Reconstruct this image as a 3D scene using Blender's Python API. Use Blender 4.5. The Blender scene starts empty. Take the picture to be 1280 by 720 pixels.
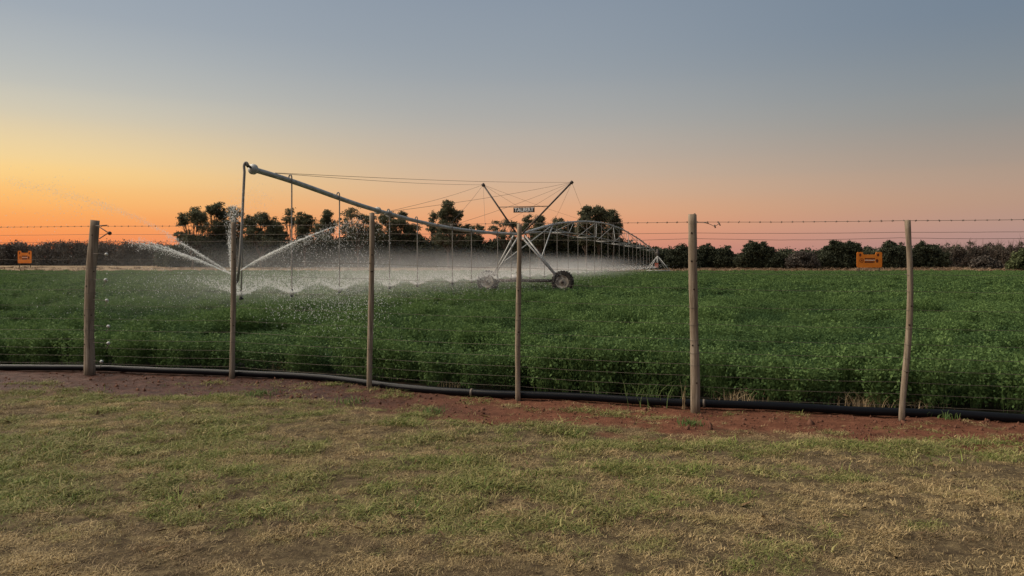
import bpy, math, random
import numpy as np
from mathutils import Vector

S = bpy.context.scene
COL = S.collection
R = math.radians
rng = np.random.default_rng(11)
random.seed(5)

# ------------------------------------------------------------ camera
EYE, F, HZ = 1.55, 924.0, 328.0
cam = bpy.data.objects.new("camera", bpy.data.cameras.new("camera"))
COL.objects.link(cam)
cam.location = (0, 0, EYE)
cam.rotation_euler = (R(90), 0, 0)
cam.data.sensor_width = 36
cam.data.lens = 36 * F / 1280
cam.data.shift_y = -(360 - HZ) / 1280
cam.data.clip_start = 0.1
cam.data.clip_end = 9000
S.camera = cam
S.view_settings.view_transform = 'Standard'
S.view_settings.look = 'None'
S.view_settings.exposure = 0.0
S.view_settings.gamma = 1.0
S.cycles.max_bounces = 8
S.cycles.transparent_max_bounces = 24
S.cycles.volume_bounces = 1
S.cycles.volume_step_rate = 2.0

def W(px, py, d):                     # photo pixel at distance d (m along the view axis)
    return Vector(((px - 640) / F * d, d, EYE - (py - HZ) / F * d))

def lin(c):
    return tuple((v / 255 / 12.92 if v / 255 < .04045 else ((v / 255 + .055) / 1.055) ** 2.4) for v in c) + (1.0,)

# ------------------------------------------------------------ world: dusk sky, sunset to the left
world = bpy.data.worlds.new("World")
S.world = world
world.use_nodes = True
wn, wl = world.node_tree.nodes, world.node_tree.links
wn.clear()
SUN_AZ = R(-44)                       # from the view axis (+Y) towards -X
tc = wn.new('ShaderNodeTexCoord')
sep = wn.new('ShaderNodeSeparateXYZ'); wl.new(tc.outputs['Generated'], sep.inputs[0])
flat = wn.new('ShaderNodeCombineXYZ')
wl.new(sep.outputs[0], flat.inputs[0]); wl.new(sep.outputs[1], flat.inputs[1])
nrm = wn.new('ShaderNodeVectorMath'); nrm.operation = 'NORMALIZE'; wl.new(flat.outputs[0], nrm.inputs[0])
dot = wn.new('ShaderNodeVectorMath'); dot.operation = 'DOT_PRODUCT'
wl.new(nrm.outputs[0], dot.inputs[0]); dot.inputs[1].default_value = (math.sin(SUN_AZ), math.cos(SUN_AZ), 0)
ac = wn.new('ShaderNodeMath'); ac.operation = 'ARCCOSINE'; wl.new(dot.outputs['Value'], ac.inputs[0])
def ramp(stops):
    r = wn.new('ShaderNodeValToRGB'); wl.new(sep.outputs[2], r.inputs[0])
    el = r.color_ramp.elements
    r.color_ramp.interpolation = 'CARDINAL'
    while len(el) < len(stops): el.new(.5)
    for e, (p, c) in zip(el, stops): e.position = p; e.color = lin(c)
    return r.outputs[0]
ra = ramp([(0, (234, 126, 78)), (.03, (248, 149, 86)), (.06, (252, 176, 100)), (.09, (252, 201, 126)), (.115, (246, 212, 150)),
           (.16, (220, 205, 174)), (.20, (194, 193, 184)), (.28, (162, 171, 180)), (.45, (145, 157, 171)), (1, (136, 150, 166))])
rb = ramp([(0, (206, 128, 112)), (.035, (229, 150, 112)), (.06, (230, 165, 122)), (.085, (220, 174, 138)), (.11, (209, 178, 151)), (.137, (196, 177, 159)),
           (.18, (178, 173, 166)), (.24, (157, 163, 168)), (.335, (139, 151, 165)), (.5, (133, 146, 162)), (1, (130, 145, 162))])
rc = ramp([(0, (166, 133, 130)), (.034, (176, 143, 134)), (.065, (182, 149, 130)), (.09, (178, 152, 134)), (.113, (167, 150, 137)),
           (.16, (147, 145, 142)), (.20, (134, 141, 146)), (.28, (116, 131, 147)), (.45, (118, 133, 149)), (1, (124, 139, 157))])
def mr(a, b):
    m = wn.new('ShaderNodeMapRange'); m.interpolation_type = 'SMOOTHSTEP'
    wl.new(ac.outputs[0], m.inputs['Value']); m.inputs['From Min'].default_value = R(a); m.inputs['From Max'].default_value = R(b)
    return m.outputs[0]
def mixc(f, a, b):
    m = wn.new('ShaderNodeMix'); m.data_type = 'RGBA'
    wl.new(f, m.inputs['Factor']); wl.new(a, m.inputs['A']); wl.new(b, m.inputs['B'])
    return m.outputs['Result']
sky = mixc(mr(40, 84), mixc(mr(6, 46), ra, rb), rc)
bg = wn.new('ShaderNodeBackground'); wl.new(sky, bg.inputs[0]); bg.inputs[1].default_value = 1.0
wo = wn.new('ShaderNodeOutputWorld'); wl.new(bg.outputs[0], wo.inputs[0])

# wide, warm lamp standing in for the twilight glow, added to brighten the ground
sl = bpy.data.lights.new("twilight_fill", 'SUN'); sl.energy = 5.0; sl.angle = R(70); sl.color = (1, .87, .70)
so = bpy.data.objects.new("twilight_fill", sl); COL.objects.link(so)
el = R(42)
dv = Vector((math.sin(R(-80)) * math.cos(el), math.cos(R(-80)) * math.cos(el), math.sin(el)))
so.rotation_euler = dv.to_track_quat('Z', 'Y').to_euler()

# ------------------------------------------------------------ noise in numpy
def vn(x, y, s=0):
    x = np.asarray(x, float); y = np.asarray(y, float)
    xi = np.floor(x).astype(np.int64); yi = np.floor(y).astype(np.int64)
    fx = x - xi; fy = y - yi
    fx = fx * fx * (3 - 2 * fx); fy = fy * fy * (3 - 2 * fy)
    def h(a, b):
        n = (a * 374761393 + b * 668265263 + s * 144665) & 0x7fffffff
        n = ((n ^ (n >> 13)) * 1274126177) & 0x7fffffff
        return ((n ^ (n >> 16)) & 0xffff) / 65535.0
    return (h(xi, yi) * (1 - fx) + h(xi + 1, yi) * fx) * (1 - fy) + (h(xi, yi + 1) * (1 - fx) + h(xi + 1, yi + 1) * fx) * fy
def fbm(x, y, s=0, o=4):
    t = 0; a = .5; n = 0
    for i in range(o):
        t = t + a * vn(np.asarray(x) * 2 ** i, np.asarray(y) * 2 ** i, s + i * 7); n += a; a *= .5
    return t / n
def sst(a, b, x):
    t = np.clip((np.asarray(x, float) - a) / (b - a), 0, 1)
    return t * t * (3 - 2 * t)

# ------------------------------------------------------------ ground layout (metres)
def gp(px, py): d = EYE * F / (py - HZ); return ((px - 640) / F * d, d)
PIPE = np.array([gp(-420, 458), gp(-150, 460), gp(0, 462.5), gp(113, 464), gp(290, 470), gp(400, 475.5), gp(462, 480.5), gp(520, 488), gp(570, 493.5),
                 gp(648, 497), gp(760, 503), gp(867, 510), gp(960, 513), gp(1133, 519.5), gp(1280, 527.5), gp(1500, 540), gp(1800, 556)])
def pipe_y(x): return np.interp(x, PIPE[:, 0], PIPE[:, 1])
FIELD_FAR = 104.0
def rise(x, y):
    amp = np.interp(x, [-140, -85, -60, 0, 25, 50, 120], [1.1, 1.05, .95, .75, .4, .2, .15])
    return amp * sst(100, 152, y)
def hz(x, y):
    near = sst(14, 9, y)
    return (.035 * (fbm(x * .7, y * .7, 3) - .5) + .035 * (fbm(x * 3.3, y * 3.3, 9, 3) - .5) + .02 * (vn(x * 11, y * 11, 5) - .5)) * near * sst(60, 30, np.abs(x)) + rise(x, y) + .03 * (fbm(x * 5, y * 7, 15, 3) - .5) * sst(0, .25, pipe_y(x) - y) * sst(2.2, 1.2, pipe_y(x) - y)
def soil_mask(x, y):
    dy = pipe_y(x) - y                     # distance towards the camera from the pipe
    w = np.interp(x, [-6, -2, 1, 2, 5], [1.68, 1.52, 1.36, 1.26, 1.22]) + .75 * (fbm(x * 1.0, y * .8, 21, 3) - .5) + 1.1 * (fbm(x * 2.6, y * 4.2, 23, 4) - .5)
    return sst(w + .30, w - .38, dy)

MATS = {}
def mat(name, base=(.5, .5, .5), rough=.8, metal=0, spec=.3):
    m = bpy.data.materials.new(name); m.use_nodes = True
    b = m.node_tree.nodes['Principled BSDF']
    b.inputs['Base Color'].default_value = (*base, 1); b.inputs['Roughness'].default_value = rough
    b.inputs['Metallic'].default_value = metal; b.inputs['Specular IOR Level'].default_value = spec
    MATS[name] = m
    return m, m.node_tree.nodes, m.node_tree.links, b
def nz(n, l, vec, scale, detail=4, rough=.6):
    t = n.new('ShaderNodeTexNoise'); t.inputs['Scale'].default_value = scale
    t.inputs['Detail'].default_value = detail; t.inputs['Roughness'].default_value = rough
    if vec is not None: l.new(vec, t.inputs['Vector'])
    return t.outputs['Fac']
def cr(n, l, f, stops):
    r = n.new('ShaderNodeValToRGB'); l.new(f, r.inputs[0]); e = r.color_ramp.elements
    while len(e) < len(stops): e.new(.5)
    for q, (p, c) in zip(e, stops): q.position = p; q.color = (*c, 1)
    return r.outputs[0]
def mx(n, l, f, a, b, mode='MIX'):
    m = n.new('ShaderNodeMix'); m.data_type = 'RGBA'; m.blend_type = mode
    if isinstance(f, float): m.inputs['Factor'].default_value = f
    else: l.new(f, m.inputs['Factor'])
    for k, v in (('A', a), ('B', b)):
        if isinstance(v, tuple): m.inputs[k].default_value = (*v, 1)
        else: l.new(v, m.inputs[k])
    return m.outputs['Result']
def att(n, name, kind='GEOMETRY'):
    a = n.new('ShaderNodeAttribute'); a.attribute_name = name; a.attribute_type = kind
    return a.outputs['Fac']
def bump(n, l, b, h, dist, st=.8):
    k = n.new('ShaderNodeBump'); k.inputs['Strength'].default_value = st; k.inputs['Distance'].default_value = dist
    l.new(h, k.inputs['Height']); l.new(k.outputs[0], b.inputs['Normal'])
def pos(n): return n.new('ShaderNodeNewGeometry').outputs['Position']
def isl(n): return n.new('ShaderNodeNewGeometry').outputs['Random Per Island']

# ground
m, n, l, b = mat('ground', rough=.95, spec=.1)
P = pos(n)
lawn = cr(n, l, nz(n, l, P, 9, 6, .7), [(.32, (.045, .03, .018)), (.5, (.12, .088, .05)), (.68, (.24, .18, .095))])
soil = cr(n, l, nz(n, l, P, 5, 8, .7), [(.3, (.085, .036, .022)), (.5, (.165, .066, .038)), (.7, (.24, .105, .062))])
wet = cr(n, l, nz(n, l, P, 6, 6, .7), [(.32, (.032, .015, .011)), (.55, (.095, .042, .028)), (.72, (.15, .078, .055))])
soil = mx(n, l, att(n, 'wet'), soil, wet)
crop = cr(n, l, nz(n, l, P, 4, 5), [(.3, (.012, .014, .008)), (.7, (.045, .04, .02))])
verge = cr(n, l, nz(n, l, P, .35, 8, .75), [(.3, (.12, .08, .048)), (.52, (.26, .185, .11)), (.7, (.38, .29, .185))])
c = mx(n, l, att(n, 'soil'), lawn, soil)
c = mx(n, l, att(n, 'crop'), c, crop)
c = mx(n, l, att(n, 'verge'), c, verge)
l.new(c, b.inputs['Base Color'])
rr = n.new('ShaderNodeMapRange'); l.new(att(n, 'wet'), rr.inputs[0]); rr.inputs[3].default_value = .95; rr.inputs[4].default_value = .5
l.new(rr.outputs[0], b.inputs['Roughness'])
bump(n, l, b, nz(n, l, P, 22, 8, .8), .035, 1.0)

def foliage(name, lo, hi, trans=.25, attr=None, lo2=None, hi2=None, kind='INSTANCER', dead=None):
    m, n, l, b = mat(name, rough=.7, spec=.08 if name == 'crop' else .2)
    c = cr(n, l, isl(n), [(0, lo), (1, hi)])
    if attr:
        c = mx(n, l, att(n, attr, kind), c, cr(n, l, isl(n), [(0, lo2), (1, hi2)]))
    if dead: c = mx(n, l, att(n, 'dead', kind), c, cr(n, l, isl(n), [(0, dead[0]), (1, dead[1])]))
    l.new(c, b.inputs['Base Color'])
    t = n.new('ShaderNodeBsdfTranslucent'); l.new(c, t.inputs[0])
    s = n.new('ShaderNodeMixShader'); s.inputs[0].default_value = trans
    l.new(b.outputs[0], s.inputs[1]); l.new(t.outputs[0], s.inputs[2])
    l.new(s.outputs[0], n['Material Output'].inputs[0])
    return m
foliage('lawn_grass', (.25, .175, .08), (.60, .45, .235), .2, 'green', (.055, .10, .018), (.21, .25, .055), dead=((.085, .058, .034), (.30, .21, .115)))
foliage('crop', (.032, .066, .026), (.078, .138, .048), .28, 'tint', (.080, .142, .042), (.172, .255, .084))
foliage('gum_leaves', (.065, .07, .04), (.16, .16, .095), .3)
foliage('bush_leaves', (.03, .036, .022), (.075, .082, .045), .15)
foliage('thorn_leaves', (.055, .046, .038), (.13, .108, .088), .1)
foliage('bright_leaves', (.06, .078, .032), (.13, .145, .062), .2)
foliage('dry_grass', (.30, .21, .11), (.55, .42, .25), .2)
foliage('verge_grass', (.12, .075, .045), (.3, .2, .12), .1)
foliage('weed', (.06, .12, .03), (.17, .22, .07), .25)
m, n, l, b = mat('bark', rough=.9, spec=.1); l.new(cr(n, l, nz(n, l, pos(n), 4), [(.3, (.06, .045, .035)), (.7, (.17, .13, .1))]), b.inputs['Base Color'])

m, n, l, b = mat('weathered_wood', rough=.85, spec=.2)
tcn = n.new('ShaderNodeTexCoord'); mp = n.new('ShaderNodeMapping'); mp.inputs['Scale'].default_value = (28, 28, 1.4)
l.new(tcn.outputs['Object'], mp.inputs[0])
g = nz(n, l, mp.outputs[0], 1.6, 7, .7)
c = cr(n, l, g, [(.33, (.06, .045, .033)), (.47, (.235, .185, .135)), (.7, (.42, .355, .28))])
big = nz(n, l, tcn.outputs['Object'], 2.3, 4)
c = mx(n, l, cr(n, l, big, [(.4, (0, 0, 0)), (.65, (.8, .8, .8))]), c, (.19, .14, .095))
l.new(c, b.inputs['Base Color']); bump(n, l, b, g, .008, .7)
mat('wood_knot', (.035, .022, .014), .9)

m, n, l, b = mat('galvanised', (.42, .42, .41), .55, .35, .4)
l.new(cr(n, l, nz(n, l, pos(n), 7, 5), [(.3, (.27, .265, .25)), (.7, (.52, .515, .49))]), b.inputs['Base Color'])
mat('dark_steel', (.075, .06, .052), .6, .3)
mat('wire', (.13, .105, .085), .6, .3)
m, n, l, b = mat('poly_pipe', (.012, .0125, .015), .3, 0, .14)
l.new(cr(n, l, nz(n, l, pos(n), 6, 6), [(.35, (.006, .0065, .008)), (.66, (.009, .009, .011)), (.85, (.022, .017, .014))]), b.inputs['Base Color'])
m, n, l, b = mat('tyre', (.02, .02, .02), .9); l.new(cr(n, l, nz(n, l, pos(n), 9, 4), [(.35, (.013, .013, .013)), (.75, (.06, .05, .04))]), b.inputs['Base Color'])
m, n, l, b = mat('rim', (.5, .47, .42), .7); l.new(cr(n, l, nz(n, l, pos(n), 5, 5), [(.35, (.15, .12, .09)), (.6, (.36, .33, .28))]), b.inputs['Base Color'])
mat('hose', (.24, .215, .19), .6)
mat('sprinkler', (.025, .025, .03), .5)
mat('white_plastic', (.6, .6, .57), .5)
m, n, l, b = mat('orange_paint', (.85, .22, .02), .6); l.new(cr(n, l, nz(n, l, pos(n), 1.6, 5), [(.3, (.78, .19, .016)), (.7, (.93, .27, .03))]), b.inputs['Base Color'])
mat('maroon_print', (.14, .03, .012), .6)
mat('pale_print', (.75, .6, .5), .6)
mat('white_print', (.85, .82, .78), .6)
mat('sign_plate', (.055, .04, .035), .6)
mat('red_box', (.62, .14, .08), .5)

# water
m, n, l, b = mat('water_drops', (.92, .92, .9), .25, 0, .5)
t = n.new('ShaderNodeBsdfTranslucent'); t.inputs[0].default_value = (.92, .92, .9, 1)
tr = n.new('ShaderNodeBsdfTransparent')
s1 = n.new('ShaderNodeMixShader'); s1.inputs[0].default_value = .5
l.new(b.outputs[0], s1.inputs[1]); l.new(t.outputs[0], s1.inputs[2])
s2 = n.new('ShaderNodeMixShader'); s2.inputs[0].default_value = .25
l.new(s1.outputs[0], s2.inputs[1]); l.new(tr.outputs[0], s2.inputs[2])
l.new(s2.outputs[0], n['Material Output'].inputs[0])
m, n, l, b = mat('water_jet', (.92, .92, .9), .3, 0, .5)
t = n.new('ShaderNodeBsdfTranslucent'); t.inputs[0].default_value = (.92, .92, .9, 1)
tr = n.new('ShaderNodeBsdfTransparent')
s1 = n.new('ShaderNodeMixShader'); s1.inputs[0].default_value = .5
l.new(b.outputs[0], s1.inputs[1]); l.new(t.outputs[0], s1.inputs[2])
s2 = n.new('ShaderNodeMixShader')
f = n.new('ShaderNodeMapRange'); l.new(nz(n, l, pos(n), 7, 5, .7), f.inputs[0]); f.inputs[1].default_value = .35; f.inputs[2].default_value = .6
l.new(f.outputs[0], s2.inputs[0]); l.new(tr.outputs[0], s2.inputs[1]); l.new(s1.outputs[0], s2.inputs[2])
l.new(s2.outputs[0], n['Material Output'].inputs[0])

# ------------------------------------------------------------ mesh helpers
def tag(o, label=None, cat=None, group=None, kind=None):
    for k, v in (('label', label), ('category', cat), ('group', group), ('kind', kind)):
        if v: o[k] = v
    return o
class MB:
    def __init__(s): s.v = []; s.f = []
    def add(s, v, f):
        o = len(s.v); s.v += [tuple(p) for p in v]; s.f += [tuple(i + o for i in q) for q in f]
    def tube(s, pts, r, seg=8, cap=True):
        pts = [Vector(p) for p in pts]; k = len(pts)
        rs = list(r) if hasattr(r, '__len__') else [r] * k
        up = None; vs = []
        for i, p in enumerate(pts):
            d = (pts[min(i + 1, k - 1)] - pts[max(i - 1, 0)])
            d = d.normalized() if d.length > 1e-9 else Vector((0, 0, 1))
            if up is None: up = Vector((0, 0, 1)) if abs(d.z) < .9 else Vector((1, 0, 0))
            a = d.cross(up)
            if a.length < 1e-6: a = d.cross(Vector((1, 0, 0)))
            a.normalize(); bb = a.cross(d).normalized(); up = bb
            for j in range(seg):
                t = 2 * math.pi * j / seg
                vs.append(p + (a * math.cos(t) + bb * math.sin(t)) * rs[i])
        fs = [(i * seg + j, i * seg + (j + 1) % seg, (i + 1) * seg + (j + 1) % seg, (i + 1) * seg + j) for i in range(k - 1) for j in range(seg)]
        if cap: fs += [tuple(range(seg))[::-1], tuple((k - 1) * seg + j for j in range(seg))]
        s.add(vs, fs)
    def box(s, c, size, ax=None):
        ax = ax or (Vector((1, 0, 0)), Vector((0, 1, 0)), Vector((0, 0, 1)))
        c = Vector(c)
        v = [c + ax[0] * (size[0] / 2 * i) + ax[1] * (size[1] / 2 * j) + ax[2] * (size[2] / 2 * k) for i in (-1, 1) for j in (-1, 1) for k in (-1, 1)]
        s.add(v, [(0, 1, 3, 2), (4, 6, 7, 5), (0, 4, 5, 1), (2, 3, 7, 6), (0, 2, 6, 4), (1, 5, 7, 3)])
    def lathe(s, c, axis, prof, seg=28):
        axis = axis.normalized(); a = axis.cross(Vector((0, 0, 1)))
        if a.length < 1e-4: a = Vector((1, 0, 0))
        a.normalize(); bb = axis.cross(a); c = Vector(c)
        vs = [c + axis * h + (a * math.cos(2 * math.pi * j / seg) + bb * math.sin(2 * math.pi * j / seg)) * r for (r, h) in prof for j in range(seg)]
        k = len(prof)
        s.add(vs, [(i * seg + j, i * seg + (j + 1) % seg, (i + 1) * seg + (j + 1) % seg, (i + 1) * seg + j) for i in range(k - 1) for j in range(seg)])
    def build(s, name, mt, parent=None, smooth=True, loc=None):
        me = bpy.data.meshes.new(name)
        vv = s.v if loc is None else [tuple(Vector(p) - Vector(loc)) for p in s.v]
        me.from_pydata(vv, [], s.f); me.materials.append(MATS[mt])
        if smooth: me.polygons.foreach_set('use_smooth', [True] * len(me.polygons))
        o = bpy.data.objects.new(name, me); COL.objects.link(o)
        if loc is not None: o.location = loc
        if parent: adopt(o, parent)
        return o
def adopt(o, p):
    o.parent = p
    q = p; off = Vector((0, 0, 0))
    while q: off += q.location; q = q.parent
    o.location = o.location - off
def empty(name, loc=(0, 0, 0)):
    o = bpy.data.objects.new(name, None); o.location = loc; COL.objects.link(o)
    o.empty_display_size = .2
    return o
def npmesh(name, V, Q, mt, parent=None, smooth=False, loc=(0, 0, 0), link=True):
    V = np.asarray(V, np.float32) - np.asarray(loc, np.float32); Q = np.asarray(Q, np.int32)
    me = bpy.data.meshes.new(name)
    me.vertices.add(len(V)); me.vertices.foreach_set('co', V.ravel())
    k = Q.shape[1]
    me.loops.add(Q.size); me.loops.foreach_set('vertex_index', Q.ravel())
    me.polygons.add(len(Q)); me.polygons.foreach_set('loop_start', np.arange(0, Q.size, k, dtype=np.int32))
    me.update(calc_edges=True)
    me.materials.append(MATS[mt])
    if smooth: me.polygons.foreach_set('use_smooth', np.ones(len(Q), bool))
    o = bpy.data.objects.new(name, me); o.location = loc
    if link: COL.objects.link(o)
    if parent: adopt(o, parent)
    return o
def leaves(C, size, asp=.55, up=None, seed=0):
    """diamond leaves: centres C (N,3), size scalar or (N,)"""
    r = np.random.default_rng(seed); N = len(C); C = np.asarray(C)
    a = r.normal(size=(N, 3))
    if up is not None: a = a + np.array([0, 0, up])
    a /= np.linalg.norm(a, axis=1)[:, None]
    q = r.normal(size=(N, 3)); bb = np.cross(a, q); bb /= np.linalg.norm(bb, axis=1)[:, None]
    s = (np.ones(N) * size)[:, None] * r.uniform(.7, 1.3, (N, 1)) * .5
    V = np.stack([C - a * s, C + bb * s * asp, C + a * s, C - bb * s * asp], 1).reshape(-1, 3)
    return V, np.arange(4 * N).reshape(N, 4)

def scatter(name, P, rot, scale, sources, attrs, label=None, cat=None):
    """one stuff object: a cloud of vertices that instances the source meshes"""
    N = len(P)
    me = bpy.data.meshes.new(name); me.vertices.add(N); me.vertices.foreach_set('co', np.asarray(P, np.float32).ravel())
    A = me.attributes.new('rot', 'FLOAT_VECTOR', 'POINT'); A.data.foreach_set('vector', np.asarray(rot, np.float32).ravel())
    A = me.attributes.new('scl', 'FLOAT_VECTOR', 'POINT'); A.data.foreach_set('vector', np.asarray(scale, np.float32).ravel())
    A = me.attributes.new('pick', 'INT', 'POINT'); A.data.foreach_set('value', rng.integers(0, len(sources), N).astype(np.int32))
    for k, v in attrs.items():
        A = me.attributes.new(k, 'FLOAT', 'POINT'); A.data.foreach_set('value', np.asarray(v, np.float32))
    o = bpy.data.objects.new(name, me); COL.objects.link(o)
    tag(o, label, cat, kind='stuff')
    ng = bpy.data.node_groups.new(name, 'GeometryNodeTree')
    ng.interface.new_socket('Geometry', in_out='INPUT', socket_type='NodeSocketGeometry')
    ng.interface.new_socket('Geometry', in_out='OUTPUT', socket_type='NodeSocketGeometry')
    N_, L_ = ng.nodes, ng.links
    gi = N_.new('NodeGroupInput'); go = N_.new('NodeGroupOutput')
    def na(a, t):
        q = N_.new('GeometryNodeInputNamedAttribute'); q.data_type = t; q.inputs[0].default_value = a; return q.outputs[0]
    g2i = N_.new('GeometryNodeGeometryToInstance')
    for s in reversed(sources):
        oi = N_.new('GeometryNodeObjectInfo'); oi.inputs['Object'].default_value = s
        L_.new(oi.outputs['Geometry'], g2i.inputs[0])
    ip = N_.new('GeometryNodeInstanceOnPoints')
    L_.new(gi.outputs[0], ip.inputs['Points']); L_.new(g2i.outputs[0], ip.inputs['Instance'])
    ip.inputs['Pick Instance'].default_value = True
    L_.new(na('pick', 'INT'), ip.inputs['Instance Index'])
    e2r = N_.new('FunctionNodeEulerToRotation'); L_.new(na('rot', 'FLOAT_VECTOR'), e2r.inputs[0])
    L_.new(e2r.outputs[0], ip.inputs['Rotation']); L_.new(na('scl', 'FLOAT_VECTOR'), ip.inputs['Scale'])
    L_.new(ip.outputs[0], go.inputs[0])
    md = o.modifiers.new('scatter', 'NODES'); md.node_group = ng
    return o

# ------------------------------------------------------------ GROUND: one sheet to the horizon
xs = np.concatenate([-np.geomspace(12, 4000, 46)[::-1], np.arange(-11.92, 11.95, .08), np.geomspace(12, 4000, 46)])
ys = np.concatenate([[-400, -150, -60, -25, -10, -4, -1], np.arange(.5, 3, .25), np.arange(3, 12.5, .07), np.geomspace(12.6, 90, 46), np.arange(92, 160, 2.0), np.geomspace(165, 6000, 24)])
gx, gy = np.meshgrid(xs, ys)
fx, fy = gx.ravel(), gy.ravel()
cropm = sst(.35, .5, fy - pipe_y(fx)) * sst(FIELD_FAR + 1, FIELD_FAR, fy) * sst(170, 160, np.abs(fx))
soilm = soil_mask(fx, fy) * (fy < 30)
bare = sst(.62, .72, fbm(fx * 1.3 + 40, fy * 1.3, 61))
zz = hz(fx, fy) - .02 * soilm * (fy < 20)
nx, ny = len(xs), len(ys)
idx = np.arange(nx * ny).reshape(ny, nx)
Q = np.stack([idx[:-1, :-1], idx[:-1, 1:], idx[1:, 1:], idx[1:, :-1]], -1).reshape(-1, 4)
ground = npmesh('ground', np.stack([fx, fy, zz], 1), Q, 'ground', smooth=True)
tag(ground, kind='structure')
for k, v in (('soil', np.maximum(soilm, sst(.05, .0, pipe_y(fx) - fy) * (fy < 30))), ('crop', cropm), ('verge', sst(FIELD_FAR, FIELD_FAR + 1, fy)),
             ('wet', soilm * sst(.5, -2.2, fx + 1.2 * (fbm(fx * 1.5, fy * 3, 71) - .5)))):
    A = ground.data.attributes.new(k, 'FLOAT', 'POINT'); A.data.foreach_set('value', v.astype(np.float32))

# ------------------------------------------------------------ LAWN
def blade_tuft(name, mt, nb, h, spread, lean, w, seed, segs=2):
    r = np.random.default_rng(seed); V = []; Qs = []
    for i in range(nb):
        a = r.uniform(0, 6.283); p = np.array([r.normal(0, spread), r.normal(0, spread), -.004])
        d = np.array([math.cos(a), math.sin(a), 0]); s = np.array([-d[1], d[0], 0])
        hh = h * r.uniform(.55, 1.35); ln = r.uniform(.2, 1) * lean; ww = w * r.uniform(.7, 1.3)
        o = len(V); pts = []
        for k in range(segs + 1):
            t = k / segs
            pts.append(p + d * (ln * hh * t * t * 1.1) + np.array([0, 0, hh * t * (1 - .35 * lean * t)]))
        tw = r.uniform(-.6, .6)
        sv = s * math.cos(tw) + np.array([0, 0, 1]) * math.sin(tw) * .4
        for k, q in enumerate(pts):
            wk = ww * (1 - .85 * k / segs); V += [q - sv * wk, q + sv * wk]
        for k in range(segs): Qs.append((o + 2 * k, o + 2 * k + 1, o + 2 * k + 3, o + 2 * k + 2))
    return npmesh(name, V, Qs, mt, link=False)
tufts = [blade_tuft('grass_tuft', 'lawn_grass', 14, .034, .034, 1.4, .0026, 100 + i) for i in range(7)]
N = 170000
y = np.sqrt(rng.uniform(2.6 ** 2, 9.6 ** 2, N)); x = rng.uniform(-.92, .92, N) * y
dy = pipe_y(x) - y
grn = fbm(x * .75 + 9, y * 1.3, 41); grn2 = fbm(x * 5.5, y * 8.5, 43, 3)
bias = .10 * sst(1.0, -3.0, x) + .10 * sst(2.4, 1.3, dy) - .015 - .05 * sst(5.2, 3.6, y)
green = sst(.47, .68, .42 * grn + .58 * grn2 + bias)
lush = sst(.59, .68, .5 * grn + .5 * grn2 + bias * .7)
bar = sst(.53, .64, fbm(x * 3.4 + 40, y * 6.5, 61)) * (1 - lush)
sm = soil_mask(x, y)
keep = (rng.uniform(size=N) < (1 - .99 * sst(.12, .75, sm) * (1 - .55 * sst(.64, .71, fbm(x * 3.1 + 8, y * 5, 29, 3)))) * (1 - .75 * bar) * (.22 + 1.1 * sst(.30, .62, fbm(x * 7, y * 10, 77, 2)))) & (dy > .05)
dead = sst(.50, .66, .45 * fbm(x * 1.6 + 3, y * 2.8, 46, 3) + .55 * fbm(x * 7, y * 11, 47, 2)) * (1 - .8 * lush)
x, y, green, lush, sm, dead = (a[keep] for a in (x, y, green, lush, sm, dead))
k = len(x)
gi_ = np.clip(green * rng.uniform(.35, 1.05, k) + rng.uniform(-.1, .12, k), 0, 1)
hs = (.25 + .85 * fbm(x * 3.3, y * 4.5, 83)) * (1 + .75 * lush) * rng.uniform(.7, 1.25, k)
sc = np.stack([hs * rng.uniform(.9, 1.4, k), hs * rng.uniform(.9, 1.4, k), hs], 1)
scatter('lawn_grass', np.stack([x, y, hz(x, y) - .004 - .02 * sm], 1), np.stack([rng.normal(0, .15, k), rng.normal(0, .15, k), rng.uniform(0, 6.28, k)], 1), sc, tufts,
        {'green': gi_, 'dead': np.clip(dead * rng.uniform(.5, 1.2, k), 0, 1)}, 'short patchy lawn of straw and green grass in the foreground', 'grass')

# clods and litter on the red soil
m, n, l, b = mat('clod', rough=.95, spec=.1); l.new(cr(n, l, isl(n), [(0, (.05, .024, .017)), (.7, (.15, .07, .045)), (.9, (.2, .13, .09)), (1, (.5, .45, .38))]), b.inputs['Base Color'])
def clod(seed):
    r = np.random.default_rng(seed)
    V = np.array([(1, 0, 0), (-1, 0, 0), (0, 1, 0), (0, -1, 0), (0, 0, 1), (0, 0, -1)], float) * r.uniform(.6, 1.3, (6, 1))
    T = [(0, 2, 4), (2, 1, 4), (1, 3, 4), (3, 0, 4), (2, 0, 5), (1, 2, 5), (3, 1, 5), (0, 3, 5)]
    return npmesh('soil_clod', V, T, 'clod', link=False)
clods = [clod(i) for i in range(5)]
N = 9000
x = rng.uniform(-9, 9, N); y = pipe_y(x) - rng.uniform(-.3, 2.0, N)
kp = (soil_mask(x, y) > .3) & (x > -4 + rng.normal(0, 3, len(x))) & (rng.uniform(size=N) < .25 + fbm(x * 4, y * 4, 33) ** 2 * 1.5); x, y = x[kp], y[kp]; k = len(x)
s = rng.gamma(1.6, .0045, k) + .003
scatter('soil_clods', np.stack([x, y, hz(x, y) - .018], 1), rng.uniform(0, 6, (k, 3)), np.stack([s * 1.4, s, s * .8], 1), clods, {}, 'loose red clods and litter on the bare strip beside the fence', 'soil')

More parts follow.
